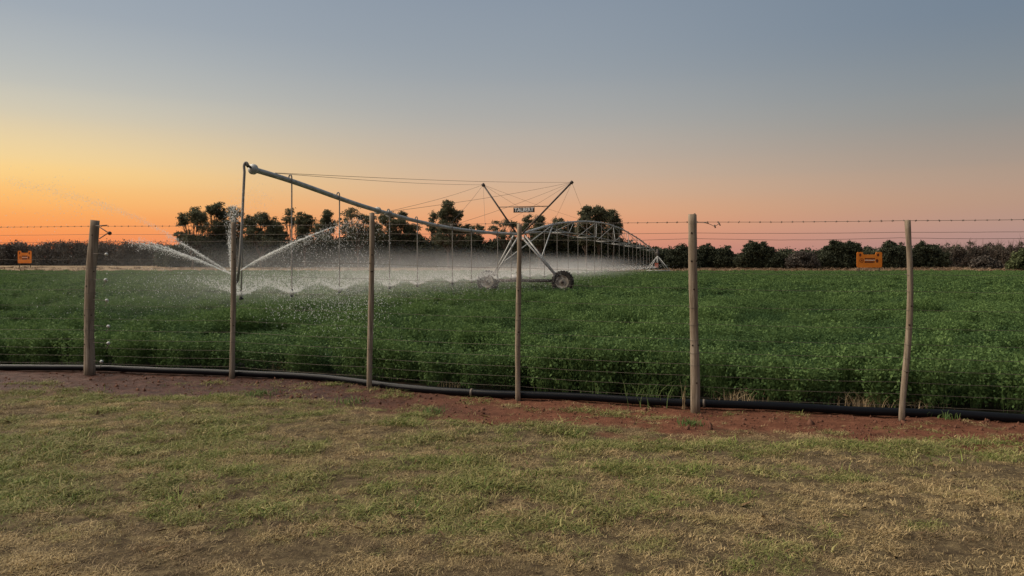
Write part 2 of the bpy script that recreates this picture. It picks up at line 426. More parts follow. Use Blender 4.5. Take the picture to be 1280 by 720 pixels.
N = 900
x = rng.uniform(-8, 8, N); y = rng.uniform(3.2, 8.6, N); kp = (pipe_y(x) - y > .4); x, y = x[kp], y[kp]; k = len(x)
m, n, l, b = mat('litter', rough=.9, spec=.1); l.new(cr(n, l, isl(n), [(0, (.05, .03, .02)), (.6, (.2, .13, .07)), (.9, (.4, .3, .18)), (1, (.6, .56, .5))]), b.inputs['Base Color'])
def leaf_litter(seed):
    r = np.random.default_rng(seed)
    V = [(-.5, 0, .02), (-.15, .2 * r.uniform(.5, 1.2), .12), (.5, .03, .05), (-.1, -.2 * r.uniform(.5, 1.2), .10), (.1, 0, -.02)]
    return npmesh('dead_leaf', V, [(0, 1, 4), (1, 2, 4), (2, 3, 4), (3, 0, 4)], 'litter', link=False)
lit = [leaf_litter(i) for i in range(5)]
s = rng.gamma(2.2, .011, k) + .008
scatter('lawn_litter', np.stack([x, y, hz(x, y) + .012], 1), np.stack([rng.normal(0, .5, k), rng.normal(0, .5, k), rng.uniform(0, 6, k)], 1), np.stack([s * 1.5, s, s], 1), lit, {}, 'scattered dead leaves and twig bits lying on the lawn', 'leaf litter')

# ------------------------------------------------------------ CROP
def crop_plant(name, seed, stems, nl, h, rad, ls):
    r = np.random.default_rng(seed); C = []; V = []; Qs = []
    for i in range(stems):
        a = r.uniform(0, 6.283); rr_ = rad * math.sqrt(r.uniform()); b0 = np.array([math.cos(a) * rr_ * .5, math.sin(a) * rr_ * .5, 0])
        hh = h * r.uniform(.78, 1.08); tip = np.array([math.cos(a) * rr_ * 1.2, math.sin(a) * rr_ * 1.2, hh])
        for j in range(nl):
            t = 1 - .9 * r.uniform() ** 1.7
            C.append(b0 + (tip - b0) * t + r.normal(0, .035, 3) * [1, 1, .6])
        o = len(V); s = np.array([-math.sin(a), math.cos(a), 0]) * .003
        V += [b0 - s * .6, b0 + s * .6, tip + s * .2, tip - s * .2]; Qs.append((o, o + 1, o + 2, o + 3))
    LV, LQ = leaves(C, ls, .62, .35, seed + 1)
    return npmesh(name, np.vstack([V, LV]), np.vstack([Qs, LQ + len(V)]), 'crop', link=False)
near_p = [crop_plant('crop_plant', 300 + i, 13, 26, .44, .17, .034) for i in range(6)]
far_p = [crop_plant('crop_plant', 400 + i, 16, 9, .40, .27, .08) for i in range(6)]
def crop_h(x, y):
    hgt = .80 + .5 * (fbm(x * .30, y * .95, 51, 3) - .5) + 1.15 * (fbm(x * 1.25, y * 1.7, 55, 2) - .5) * (1 - .6 * sst(2.0, .4, y - pipe_y(x)))
    rows = .13 * np.sin((y + .30 * x + 1.2 * fbm(x * .12, y * .12, 8)) * 2 * math.pi / 1.9)
    edge = .20 * sst(1.3, .1, y - pipe_y(x) - .45)
    tow = 1 - .32 * sst(5.5, 3, np.abs(x - .4)) * sst(30, 34, y) * sst(41, 39, y)
    gap = sst(.50, .66, fbm(x * .38 + 5, y * 1.25, 53, 3)) * sst(.4, 1.4, y - pipe_y(x))
    return (hgt + rows + edge) * tow * (1 - .5 * gap)
def crop_scatter(name, y0, y1, dens, src, zs, label):
    A = .80 * (y1 ** 2 - y0 ** 2) + 3.2 * (y1 - y0)
    N = int(A * dens); yy = np.sqrt(rng.uniform(y0 ** 2, y1 ** 2, N)); xx = rng.uniform(-.80, .80, N) * yy + rng.uniform(-1.6, 1.6, N)
    dd = yy - pipe_y(xx)
    kp = (dd > .42 + .22 * (fbm(xx * 2, yy * 0, 91, 2) - .3)) & (yy < FIELD_FAR)
    gp_ = sst(.50, .66, fbm(xx * .38 + 5, yy * 1.25, 53, 3)) * sst(.4, 1.4, dd)
    kp &= rng.uniform(size=N) < (.72 + .6 * fbm(xx * .6, yy * 1.2, 57, 2)) * (1 - .45 * gp_)
    xx, yy = xx[kp], yy[kp]; k = len(xx)
    h = crop_h(xx, yy) * rng.uniform(.85, 1.12, k) * zs
    w = rng.uniform(.85, 1.3, k)
    tint = np.clip(sst(.62, 1.05, crop_h(xx, yy)) * .75 + .3 * sst(.4, .65, fbm(xx * .5, yy, 59, 3)) + rng.uniform(-.12, .16, k) - .08, 0, 1)
    return scatter(name, np.stack([xx, yy, hz(xx, yy)], 1), np.stack([rng.normal(0, .08, k), rng.normal(0, .08, k), rng.uniform(0, 6.28, k)], 1),
                   np.stack([w, w, h], 1), src, {'tint': tint}, label, 'crop')
crop_scatter('crop', 7.2, 24, 34, near_p, 1.0, 'knee high dark green lucerne crop just behind the wire fence')
crop_scatter('crop', 24, FIELD_FAR, 5.2, far_p, 1.0, 'green lucerne crop reaching away to the far tree line')

# ------------------------------------------------------------ FENCE
POSTS = [  # px base, base y, top px, top y, mid bend (px at half height), width px
    (-75, 462, -74, 276, -76, 9), (112, 466, 118, 276, 113, 12), (290, 471, 291, 278, 292, 6.6), (462, 484, 465, 267, 464, 7.2), (648, 498, 649, 280, 648, 6.8),
    (869, 513, 865.5, 268, 867, 11.5), (1128, 524, 1133.5, 276, 1136.5, 7.4), (1400, 536, 1401, 270, 1399, 11)]
fence = empty('wire_fence', (0, 8.4, 0))
tag(fence, 'rough timber post and wire stock fence between lawn and crop', 'fence')
pxy = []
for (bx, by, tx, ty, mxp, wpx) in POSTS:
    d = EYE * F / (by - HZ); pb = W(bx, by, d); pt = W(tx, ty, d); r = wpx * .94 / F * d / 2
    pxy.append((pb.x, pb.y, d))
    mb = MB(); K = 22; seg = 14
    ph = random.uniform(0, 6)
    pts, rs = [], []
    for i in range(K):
        t = i / (K - 1); q = pb.lerp(pt, t)
        off = ((mxp - bx) / F * d - (tx - bx) / F * d * .5) * math.sin(math.pi * t) ** 1.2
        q = q + Vector((off + .006 * math.sin(5 * t + ph), .012 * math.sin(4 * t + ph * 2), 0))
        if i == 0: q.z = -.12
        pts.append(q); rs.append(r * (1.06 - .12 * t) * (1 + .05 * math.sin(9 * t + ph) + random.uniform(-.025, .025)))
    mb.tube(pts, rs, seg)
    # uneven skin
    vv = []
    for i, p in enumerate(mb.v):
        j = i % seg; c0 = pts[min(i // seg, K - 1)]
        kk = 1 + .06 * math.sin(j * 2.1 + ph) + .03 * math.sin(j * 4.3 + i // seg * .8)
        vv.append(tuple(c0 + (Vector(p) - c0) * kk))
    vv[-seg:] = [(p[0], p[1], p[2] + random.uniform(-.012, .012)) for p in vv[-seg:]]
    mb.v = vv
    po = mb.build('post', 'weathered_wood', fence, loc=pb)
    if wpx > 10: po['label'] = 'thick straight timber post with a flat sawn top'
    elif bx == 1128: po['label'] = 'thin bowed timber post'
    for q in range(7 if r > .04 else 4):
        kb = MB()
        t = random.uniform(.15, .95); i = int(t * (K - 1)); a = random.uniform(-2.6, -.5)
        kb.lathe(pts[i] + Vector((math.cos(a), math.sin(a), 0)) * rs[i] * 1.0, Vector((math.cos(a), math.sin(a), 0)), [(.001, .006), (.008, .005), (.012, -.006)], 7)
        kb.build('knot', 'wood_knot', po)
pxy = np.array(pxy)
# wires: heights are the same along the fence; they sit on the camera side of each post
def wire_path(zl, zr, sag=.012, toward=.045):
    out = []
    for i in range(len(pxy) - 1):
        (xa, ya, _), (xb, yb, _) = pxy[i], pxy[i + 1]
        for s_ in range(14):
            t = s_ / 14; X = xa + (xb - xa) * t
            out.append(Vector((X, ya + (yb - ya) * t + toward, zl + (zr - zl) * sst(-6, 4, X) - sag * 4 * t * (1 - t) * random.uniform(.8, 1.2))))
    out.append(Vector((pxy[-1][0], pxy[-1][1] + toward, zr)))
    return out
def wire(zl, zr, r=.0021, barb=False, **k):
    p = wire_path(zl, zr, **k); mb = MB(); mb.tube(p, r, 5)
    if barb:
        acc = 0
        for a, b_ in zip(p[:-1], p[1:]):
            L = (b_ - a).length; t = -acc
            while t + .105 < L:
                t += .105; q = a.lerp(b_, max(t, 0) / L)
                for e in range(3):
                    v = Vector((random.uniform(-.4, .4), random.uniform(-1, 1), random.uniform(-1, 1))).normalized() * .013
                    mb.tube([q - v, q + v], .0017, 4)
                mb.tube([q - (b_ - a).normalized() * .009, q + (b_ - a).normalized() * .009], .0042, 5)
            acc = L - t
    return mb.build('barbed_wire' if barb else 'strand', 'wire', fence)
wire(2.06, 1.965, .0023, True, sag=.004)
wire(1.945, 1.85, sag=.006)
wire(1.85, 1.795, sag=.015)
for zl, zr in ((1.60, 1.43), (1.40, 1.265), (1.17, 1.08), (.95, .90), (.76, .74), (.60, .605), (.47, .48), (.35, .36), (.24, .245), (.13, .13)):
    wire(zl, zr, .0016 if zl > .7 else .002, sag=.01)
# tie wires round the posts
for i, (X, Y, d) in enumerate(pxy[1:-1]):
    for z in (1.43, 1.265, 1.08, .9, .74, .605, .48):
        mb = MB(); w = POSTS[i + 1][5] / F * d / 2 * 1.09
        bx, tx, mm = POSTS[i + 1][0], POSTS[i + 1][2], POSTS[i + 1][4]
        t = z / (EYE - (POSTS[i + 1][3] - HZ) / F * d)
        cx = X + ((tx - bx) * t + (mm - bx - (tx - bx) * .5) * math.sin(math.pi * t) ** 1.2) / F * d
        z2 = z + (2.06 - 1.965) * .5 * sst(2, -6, X) * (z > 1)
        mb.tube([(cx + w * math.cos(a), Y + w * math.sin(a), z2 + .006 * math.sin(a)) for a in np.linspace(0, 6.283, 15)], .0022, 4, False)
        mb.build('tie_wire', 'wire', fence)
# loose twisted end beside the thick post on the right
d = 7.6; mb = MB()
mb.tube([W(870, 278, d), W(882, 278.6, d), W(888, 280.5, d), W(893, 283, d), W(896, 281.5, d), W(900, 278.6, d)], .0028, 5)
mb.tube([W(893, 281, d), W(894.3, 285, d)], .0075, 6); mb.tube([W(898, 278, d), W(900.5, 282, d)], .006, 6); mb.tube([W(880, 278, d), W(886, 279.5, d)], .005, 5)
mb.build('loose_wire_end', 'wire', fence)
# offset bracket and insulators by the thick post on the left
d = 10.3
mb = MB(); mb.tube([W(123, 283, d), W(134, 290, d), W(137, 291.5, d)], .007, 6); mb.tube([W(124, 298.5, d), W(134, 292, d)], .007, 6); mb.tube([W(120, 282.5, d), W(134, 281.6, d)], .008, 6)
mb.build('bracket', 'wire', fence)
mb = MB(); mb.lathe(W(137, 291.5, d), Vector((.3, -1, .1)), [(.001, -.04), (.02, -.035), (.026, -.012), (.016, 0), (.026, .012), (.02, .035), (.001, .04)], 12); mb.build('insulator', 'dark_steel', fence)
for (px_, py_) in ((133, 318), (132, 350), (133.5, 375.5), (135.5, 408), (135.5, 429), (127, 452)):
    mb = MB(); c0 = W(px_, py_, d)
    mb.lathe(c0, Vector((.4, -1, .25)), [(.001, -.04), (.014, -.036), (.022, -.012), (.011, 0), (.022, .012), (.015, .03), (.001, .038)], 12)
    ins = mb.build('insulator', 'white_plastic', fence)
    mb = MB(); mb.tube([W(117, py_ - 1, d), c0], .004, 5); mb.tube([c0 + Vector((0, 0, -.03)), c0 + Vector((-.02, -.02, -.09))], .004, 5)
    mb.build('standoff', 'wire', ins)

# ------------------------------------------------------------ black pipe on the ground
RP = .043
mb = MB(); pts = []
for X in np.arange(-12, 14.5, .18):
    Y = float(pipe_y(X)) + .02 * math.sin(X * 1.7) + .035
    pts.append((X, Y, float(hz(X, Y)) + RP - .012 + .012 * math.sin(X * .9)))
P0 = np.array(pts); P0[:, 1] = np.convolve(np.pad(P0[:, 1], 3, 'edge'), np.ones(7) / 7, 'valid')
P0[:, 2] = np.convolve(np.pad(P0[:, 2], 2, 'edge'), np.ones(5) / 5, 'valid')
mb.tube(P0, RP, 16)
wp = mb.build('water_pipe', 'poly_pipe', loc=(0, 8.5, 0))
tag(wp, 'long black poly pipe lying on the red soil along the fence', 'pipe')
for X in (-.35, 2.05):
    i = int((X + 12) / .18); a, b_ = Vector(P0[i]), Vector(P0[i + 1]); mb = MB()
    mb.tube([a, a.lerp(b_, .14)], RP * 1.13, 16); mb.build('clip', 'wire', wp)

# ------------------------------------------------------------ CENTRE PIVOT IRRIGATOR
k_t, Yt = .0108, 38.0
u = Vector((.2926, .9562, 0)); nn = Vector((.9562, -.2926, 0)); Zv = Vector((0, 0, 1))
C0 = Vector((.41, 38, 0))
def depth(px_): k = (px_ - 640) / F; return 11.218 / (.306 - k)
def onp(px_, py_): return W(px_, py_, depth(px_))
pivot = empty('centre_pivot_irrigator', C0)
tag(pivot, 'long wheeled centre pivot irrigator with galvanised pipe spraying the crop', 'irrigator')
def smooth_path(keys, step):
    """keys (px, py) on the machine's vertical plane -> points spaced along it"""
    ks = np.array([onp(*q) for q in keys]); s = np.array([(Vector(q) - C0).dot(u) for q in ks])
    ss = np.arange(s[0], s[-1], step); ss = np.append(ss, s[-1])
    # monotone-ish smoothing of the height
    zz_ = np.interp(ss, s, ks[:, 2])
    w = 9
    zz_ = np.convolve(np.pad(zz_, w // 2, 'reflect', reflect_type='odd'), np.ones(w) / w, 'valid')
    return [C0 + u * a + Zv * z for a, z in zip(ss, zz_)]
over = smooth_path([(316, 211.5), (361, 223.5), (421, 247.5), (475, 264.5), (520, 276.5), (563, 285.5), (605, 290.5), (650, 293)], .4)
span = smooth_path([(650, 293), (665, 288.5), (680, 283), (700, 278.4), (730, 276.5), (745, 277.6), (760, 280), (780, 287.5), (800, 299.5), (812, 309), (822, 318)], .8)
mb = MB(); mb.tube(over, .066, 12); mb.build('overhang_pipe', 'galvanised', pivot)
mb = MB(); mb.tube(span, .064, 10); mb.build('span_pipe', 'galvanised', pivot)
def at_s(path, s):
    sv = [(q - C0).dot(u) for q in path]
    return C0 + u * s + Zv * float(np.interp(s, sv, [q.z for q in path]))
e0 = over[0]
mb = MB(); mb.lathe(e0 - u * .02, u, [(.001, -.07), (.08, -.05), (.122, 0), (.122, .06), (.07, .1)], 20); mb.build('end_cap', 'galvanised', pivot)
for px_ in (472, 486):       # flanges
    q = onp(px_, 0); s = (q - C0).dot(u); mb = MB(); p = at_s(over, s)
    mb.lathe(p, u, [(.06, -.03), (.115, -.03), (.115, .03), (.06, .03)], 16); mb.build('flange', 'galvanised', pivot)
mb = MB(); mb.tube([e0 - u * .05 + Zv * .02, e0 - u * .28 + Zv * .10], .03, 8); mb.build('outlet', 'dark_steel', pivot)
# tower
TC = C0 + nn * .2
wr, wl_ = TC + nn * 2.05 - u * 0, TC - nn * 1.95
top = at_s(over, 0) - Zv * .05
mb = MB(); mb.tube([wl_ + Zv * .62 + nn * .4, wr + Zv * .62 - nn * .4], .085, 10); mb.build('base_beam', 'dark_steel', pivot)
mb = MB(); mb.box(TC - nn * .35 + Zv * .78 - u * .1, (.5, .4, .3), (nn, u, Zv)); mb.build('motor', 'galvanised', pivot)
brace_pt = onp(691, 281)
for sgn, wc in ((1, wr), (-1, wl_)):
    foot = wc + Zv * .86 - nn * sgn * .32
    for dv_ in (-.55, .35):
        mb = MB(); mb.tube([foot + u * (-.12 if dv_ < 0 else .12), top + u * dv_ + nn * sgn * .16], .042, 8); mb.build('leg', 'galvanised', pivot)
    mid = foot.lerp(top, .42 if sgn > 0 else .30)
    mb = MB(); mb.tube([mid, brace_pt], .03, 8); mb.build('brace', 'galvanised', pivot)
    # fork down to the axle
    mb = MB(); mb.tube([wc + Zv * .62 - nn * sgn * .5, wc + Zv * .84 - nn * sgn * .34], .06, 8); mb.box(wc + Zv * .58 - nn * sgn * .1 + u * .28, (.7, .1, .16), (nn, u, Zv)); mb.build('gearbox', 'dark_steel', pivot)
    wheel = empty('wheel', wc + Zv * .56); adopt(wheel, pivot)
    ax = -u
    mb = MB(); c_ = wc + Zv * .56
    prof = [(.33, -.13), (.40, -.165), (.49, -.17), (.545, -.14), (.56, -.05), (.56, .05), (.545, .14), (.49, .17), (.40, .165), (.33, .13)]
    mb.lathe(c_, ax, prof, 36)
    a1 = nn
    for q in range(24):      # tread lugs
        t = 2 * math.pi * q / 24
        for side in (-1, 1):
            rd = a1 * math.cos(t + .08 * side) + Zv * math.sin(t + .08 * side); tg = -a1 * math.sin(t) + Zv * math.cos(t)
            mb.box(c_ + rd * .56 + ax * .085 * side, (.045, .17, .05), ((tg + ax * .5 * side).normalized(), ax, rd))
    mb.build('tyre', 'tyre', wheel, smooth=False)
    mb = MB(); mb.lathe(c_, ax, [(.34, -.13), (.345, .13), (.32, .135), (.30, .06), (.13, .03), (.12, .09), (.001, .1)], 32); mb.lathe(c_, ax, [(.33, -.12), (.001, -.10)], 24)
    mb.build('rim', 'rim', wheel)
    mb = MB(); mb.lathe(c_, ax, [(.085, .085), (.085, .17), (.001, .18)], 14); mb.build('hub', 'dark_steel', wheel)
# V masts, cross bar, name board
tl = C0 - nn * 2.0 + Zv * 5.6; tr_ = C0 + nn * 2.72 + Zv * 5.58
for q, sgn in ((tl, -1), (tr_, 1)):
    ft = at_s(over, -.1) + nn * sgn * .12
    mb = MB(); mb.tube([ft, q], .045, 8); mb.lathe(q, (q - ft), [(.001, -.09), (.085, -.08), (.085, .06), (.001, .08)], 10); mb.build('mast', 'dark_steel', pivot)
fl = lambda z: (z - 3.0) / (5.6 - 3.0)
la = (at_s(over, -.1) - nn * .12).lerp(tl, fl(4.42)); lb = (at_s(over, -.1) + nn * .12).lerp(tr_, fl(4.42))
mb = MB(); mb.tube([la, lb], .022, 6); mb.build('cross_bar', 'dark_steel', pivot)
bc = la.lerp(lb, .515) - Zv * .17 - u * .03
mb = MB(); mb.box(bc, (1.12, .03, .26), (nn, u, Zv)); board = mb.build('name_board', 'sign_plate', pivot, smooth=False)
def text_mesh(txt, size, mt, origin, xdir, parent, width=None, bold=.012, name='lettering'):
    cu = bpy.data.curves.new('lettering', 'FONT'); cu.body = txt; cu.size = size; cu.align_x = 'CENTER'; cu.align_y = 'CENTER'
    cu.offset = bold; cu.extrude = .004
    to = bpy.data.objects.new('lettering_tmp', cu); COL.objects.link(to)
    dg = bpy.context.evaluated_depsgraph_get()
    me = bpy.data.meshes.new_from_object(to.evaluated_get(dg)); bpy.data.objects.remove(to)
    v = np.zeros(len(me.vertices) * 3); me.vertices.foreach_get('co', v); v = v.reshape(-1, 3)
    if width: v[:, 0] *= width / np.ptp(v[:, 0])
    xd = np.array(xdir); zd = np.array((0, 0, 1)); yd = np.cross(zd, xd)
    v2 = v[:, :1] * xd + v[:, 1:2] * zd - v[:, 2:3] * yd
    me.vertices.foreach_set('co', v2.ravel()); me.materials.clear(); me.materials.append(MATS[mt])
    o = bpy.data.objects.new(name, me); COL.objects.link(o); o.location = origin
    adopt(o, parent); return o
text_mesh('TALBERT', .27, 'white_print', bc - u * .021, nn, board, 1.02, .006)
# stay cables
def cable(a, b_, r=.006):
    mb = MB(); mb.tube([a.lerp(b_, t) - Zv * .08 * math.sin(math.pi * t) for t in np.linspace(0, 1, 9)], r, 5); mb.build('stay_cable', 'wire', pivot)
pe = at_s(over, (over[2] - C0).dot(u))
for q, sgn in ((tl, -1), (tr_, 1)):
    cable(q, pe + Zv * .06 + nn * .04 * sgn, .006)
    for px_ in (480, 558, 607):
        cable(q, at_s(over, (onp(px_, 0) - C0).dot(u)))
    for px_ in (690, 735):
        cable(q, at_s(span, (onp(px_, 0) - C0).dot(u)))
# drop hoses with gooseneck and sprinkler head
HEADS = []
def drop(p, zhead, r=.018, hook=.10, side=1, tilt=Vector((0, 0, 0))):
    e = -u if side > 0 else u
    w = .085
    pts = [p + Zv * .05]
    for a in np.linspace(0, math.pi, 9): pts.append(p + Zv * (hook * .55 + .5 * hook * math.sin(a) * 1.6) + nn * (w * (1 - math.cos(a)) / 2 - 0))
    p2 = p + nn * w
    for t in np.linspace(0, 1, 8): pts.append(p2.lerp(Vector((p2.x, p2.y, zhead + .12)) + tilt, t))
    mb = MB(); mb.tube(pts, r, 7); h = mb.build('drop_hose', 'hose', pivot)
    q = pts[-1]
    mb = MB(); mb.lathe(q - Zv * .12, Zv, [(.001, -.05), (.045, -.045), (.05, -.02), (.02, -.01), (.018, .05), (.035, .06), (.035, .12), (.02, .15)], 10)
    for a in (0, 2.1, 4.2): mb.tube([q + Vector((math.cos(a) * .04, math.sin(a) * .04, -.14)), q + Vector((math.cos(a) * .045, math.sin(a) * .045, -.06))], .006, 4)
    mb.build('sprinkler_head', 'sprinkler', h)
    HEADS.append(q - Zv * .10)
for px_ in (361, 421, 484, 519, 563, 587, 620, 637):
    drop(at_s(over, (onp(px_, 0) - C0).dot(u)), .74)
s_ = 1.6; send = (span[-1] - C0).dot(u) - 3
while s_ < send:
    drop(at_s(span, s_), .74, .018, .08); s_ += 3.1
# the end drop: hook, long drop, joint and side outlet
q0 = W(308, 212, 16.75)
hook = [e0 - u * .28 + Zv * .10] + [q0 + Vector((math.cos(a) * .045 - .01, 0, .07 + .09 * math.sin(a))) for a in np.linspace(0, math.pi, 9)] + [W(305.5, 215, 16.75), W(304, 245, 16.7), W(302.5, 280, 16.6), W(300, 320, 16.5), W(297.3, 351, 16.45)]
mb = MB(); mb.tube(hook, .03, 9); h0 = mb.build('end_drop_hose', 'hose', pivot)
mb = MB(); mb.tube([W(297.3, 351, 16.45), W(295.5, 354, 16.42), W(292.6, 353, 16.4), W(292, 346, 16.4)], .026, 8); mb.lathe(W(292, 344, 16.4), Zv, [(.001, -.06), (.05, -.05), (.05, .03), (.03, .07), (.001, .08)], 10); mb.build('impact_sprinkler', 'sprinkler', h0)
mb = MB(); mb.tube([W(302.5, 280, 16.66), W(302.6, 320, 16.66), W(301.5, 366, 16.66)], .016, 7); h1 = mb.build('drop_hose', 'hose', pivot)
mb = MB(); mb.lathe(W(301.3, 371, 16.66), Zv, [(.001, -.07), (.05, -.06), (.055, -.02), (.022, -.01), (.02, .05), (.04, .06), (.04, .11), (.02, .15)], 10); mb.build('sprinkler_head', 'sprinkler', h1)
HEADS.append(W(301.3, 370, 16.66))
# span truss: bottom rods, V struts, cross members
sA, sB = .8, (span[-1] - C0).dot(u) - .8
def chord(s, sgn):
    t = (s - sA) / (sB - sA); e = math.sin(math.pi * np.clip(t, 0, 1)) ** .45
    p = at_s(span, s); zc = 2.95 + .42 * math.sin(math.pi * t) - .15 * t
    return Vector((p.x, p.y, p.z * (1 - e) + min(zc, p.z) * e)) + nn * sgn * .85 * e
NB = 8
for sgn in (-1, 1):
    mb = MB(); mb.tube([chord(s, sgn) for s in np.linspace(sA, sB, 40)], .02, 6); mb.build('truss_rod', 'galvanised', pivot)
joints = np.linspace(sA, sB, NB + 1)
for i, s in enumerate(joints[1:-1]):
    dl = (sB - sA) / NB
    for sgn in (-1, 1):
        for ds in (-dl * .48, dl * .48):
            mb = MB(); mb.tube([chord(s, sgn), at_s(span, np.clip(s + ds, .2, sB))], .018, 6); mb.build('truss_strut', 'galvanised', pivot)
    mb = MB(); mb.tube([chord(s, -1), chord(s, 1)], .022, 6); mb.build('cross_member', 'galvanised', pivot)
# pivot point pyramid
PC = Vector((span[-1].x, span[-1].y, 0))
zt = span[-1].z
mb = MB(); mb.tube([PC + Zv * .5, PC + Zv * (zt + .35)], .11, 12); mb.build('riser_pipe', 'galvanised', pivot)
mb = MB(); mb.lathe(PC + Zv * (zt + .1), Zv, [(.2, -.25), (.26, -.2), (.26, .1), (.16, .2), (.14, .62), (.001, .66)], 16); mb.build('swivel', 'dark_steel', pivot)
for sx, sy in ((1, 1), (1, -1), (-1, 1), (-1, -1)):
    mb = MB(); mb.tube([PC + Vector((sx * 1.65, sy * 1.3, .1)), PC + Vector((sx * .12, sy * .12, zt - .35))], .05, 8); mb.build('pivot_leg', 'galvanised', pivot)
for a, b_ in (((-1, -1), (1, -1)), ((1, -1), (1, 1)), ((1, 1), (-1, 1)), ((-1, 1), (-1, -1))):
    mb = MB(); mb.tube([PC + Vector((a[0] * 1.55, a[1] * 1.22, .42)), PC + Vector((b_[0] * 1.55, b_[1] * 1.22, .42))], .045, 8); mb.build('pivot_rail', 'galvanised', pivot)
mb = MB(); mb.box(PC + Vector((-.25, -.55, 1.15)), (.42, .25, .62)); mb.build('control_box', 'red_box', pivot, smooth=False)
mb = MB(); mb.tube([span[-1] - u * .1, PC + Zv * (zt + .05)], .075, 8); mb.build('elbow', 'galvanised', pivot)

# ------------------------------------------------------------ WATER
def octa():
    V = np.array([(.5, 0, 0), (-.5, 0, 0), (0, .5, 0), (0, -.5, 0), (0, 0, .9), (0, 0, -.9)], float)
    T = [(0, 2, 4), (2, 1, 4), (1, 3, 4), (3, 0, 4), (2, 0, 5), (1, 2, 5), (3, 1, 5), (0, 3, 5)]
    return npmesh('droplet', V, T, 'water_drops', link=False)
drp = [octa()]
def drops(name, P, size, label):
    P = np.asarray(P); k = len(P); s = np.asarray(size) * np.ones(k)
    return scatter(name, P, np.stack([rng.normal(0, .5, k), rng.normal(0, .5, k), rng.uniform(0, 6, k)], 1), np.stack([s, s, s * rng.uniform(1, 3.2, k)], 1), drp, {}, label, 'water')
G9 = 9.81
# sprinkler umbrellas
PP, SS = [], []
for hp in HEADS:
    dist = hp.y
    n_ = int(np.interp(dist, [16, 25, 42, 55, 100], [3800, 2300, 900, 240, 70]))
    az = rng.uniform(0, 6.283, n_); az = np.where(rng.uniform(size=n_) < .75, np.round(az / 6.283 * 18) / 18 * 6.283 + rng.normal(0, .03, n_), az)
    el_ = R(29) + rng.normal(0, R(4), n_); v = rng.uniform(4.8, 6.8, n_)
    tmax = (v * np.sin(el_) + np.sqrt(np.maximum((v * np.sin(el_)) ** 2 + 2 * G9 * .38, .01))) / G9
    t = tmax * rng.uniform(0, 1, n_) ** 1.5
    rad = v * np.cos(el_) * t
    q = np.stack([hp.x + rad * np.cos(az), hp.y + rad * np.sin(az), hp.z + v * np.sin(el_) * t - .5 * G9 * t * t], 1) + rng.normal(0, 1, (n_, 3)) * (.008 + .11 * t[:, None])
    PP.append(q); SS.append(np.interp(dist, [16, 30, 100], [.0075, .011, .022]) * rng.uniform(.6, 1.5, n_) * np.interp(t, [0, .1, .3, .8], [1.5, 1.2, .75, .7]))
PP = np.vstack(PP); SS = np.concatenate(SS); kp = PP[:, 2] > .2
drops('sprinkler_spray', PP[kp], SS[kp], 'fine white sprinkler spray falling on the crop under the long pipe')

# strong jets from the end sprinkler
NZ = W(292, 344, 16.4)
def bez(p0, p1, p2, t): t = np.asarray(t)[:, None]; return (1 - t) ** 2 * np.array(p0) + 2 * t * (1 - t) * np.array(p1) + t * t * np.array(p2)
def jet(p1, p2, r0, r1, label, solid=1.0):
    ts = np.linspace(.01, solid, 70); pts = bez(NZ, p1, p2, ts)
    pts[1:] += rng.normal(0, .006, (69, 3)) * np.linspace(0, 1.6, 69)[:, None]
    rs = (r0 + (r1 - r0) * ts) * rng.uniform(.6, 1.4, 70) * np.interp(ts / solid, [0, .55, 1], [1, 1, .12])
    mb = MB(); mb.tube(pts, rs, 8); o = mb.build('water_jet', 'water_jet', loc=NZ)
    tag(o, label, 'water jet', kind='stuff'); return o
jet(W(235, 318, 16.0), W(172, 303, 15.5), .012, .022, 'lower flat white water jet shooting left from the end sprinkler')
jet(W(235, 317.0, 16.7), W(180, 301.0, 16.8), .009, .022, 'upper of the two flat white jets shooting far left from the sprinkler')
jet(W(258, 322, 16.2), W(214, 296, 15.8), .012, .024, 'short steep white jet rising left from the end sprinkler')
jet(W(340, 310, 17.2), W(428, 280, 18.2), .012, .03, 'long white water jet rising right from the end sprinkler', .97)
Pj, Sj = [], []
def stream(p0, p1, p2, t0, t1, n_, j0, j1, s0, s1, fall=0.):
    t = t0 + (t1 - t0) * rng.uniform(size=n_); tt = (t - t0) / (t1 - t0)
    q = bez(p0, p1, p2, t) + rng.normal(0, 1, (n_, 3)) * (j0 + (j1 - j0) * tt)[:, None]
    q[:, 2] -= rng.exponential(1, n_) * fall * tt
    Pj.append(q); Sj.append(rng.uniform(s0, s1, n_))
stream(NZ, W(235, 318, 16.0), W(172, 303, 15.5), .2, 1.08, 900, .008, .035, .004, .009, .05)
stream(NZ, W(235, 317, 16.7), W(180, 301, 16.8), .2, 1.08, 900, .008, .04, .004, .009, .05)
stream(NZ, W(258, 322, 16.2), W(214, 296, 15.8), .2, 1.05, 700, .008, .04, .004, .009, .04)
stream(NZ, W(340, 310, 17.2), W(428, 280, 18.2), .15, 1.16, 2600, .006, .10, .003, .009, .12)
# the far arc of the steep jet, breaking up against the sky
stream(W(214, 296, 15.8), W(150, 252, 15.0), W(10, 226, 14.0), 0, 1, 1700, .02, .06, .003, .006, .02)
stream(W(214, 296, 15.8), W(150, 252, 15.0), W(10, 226, 14.0), .45, 1.08, 500, .08, .4, .004, .008, .5)
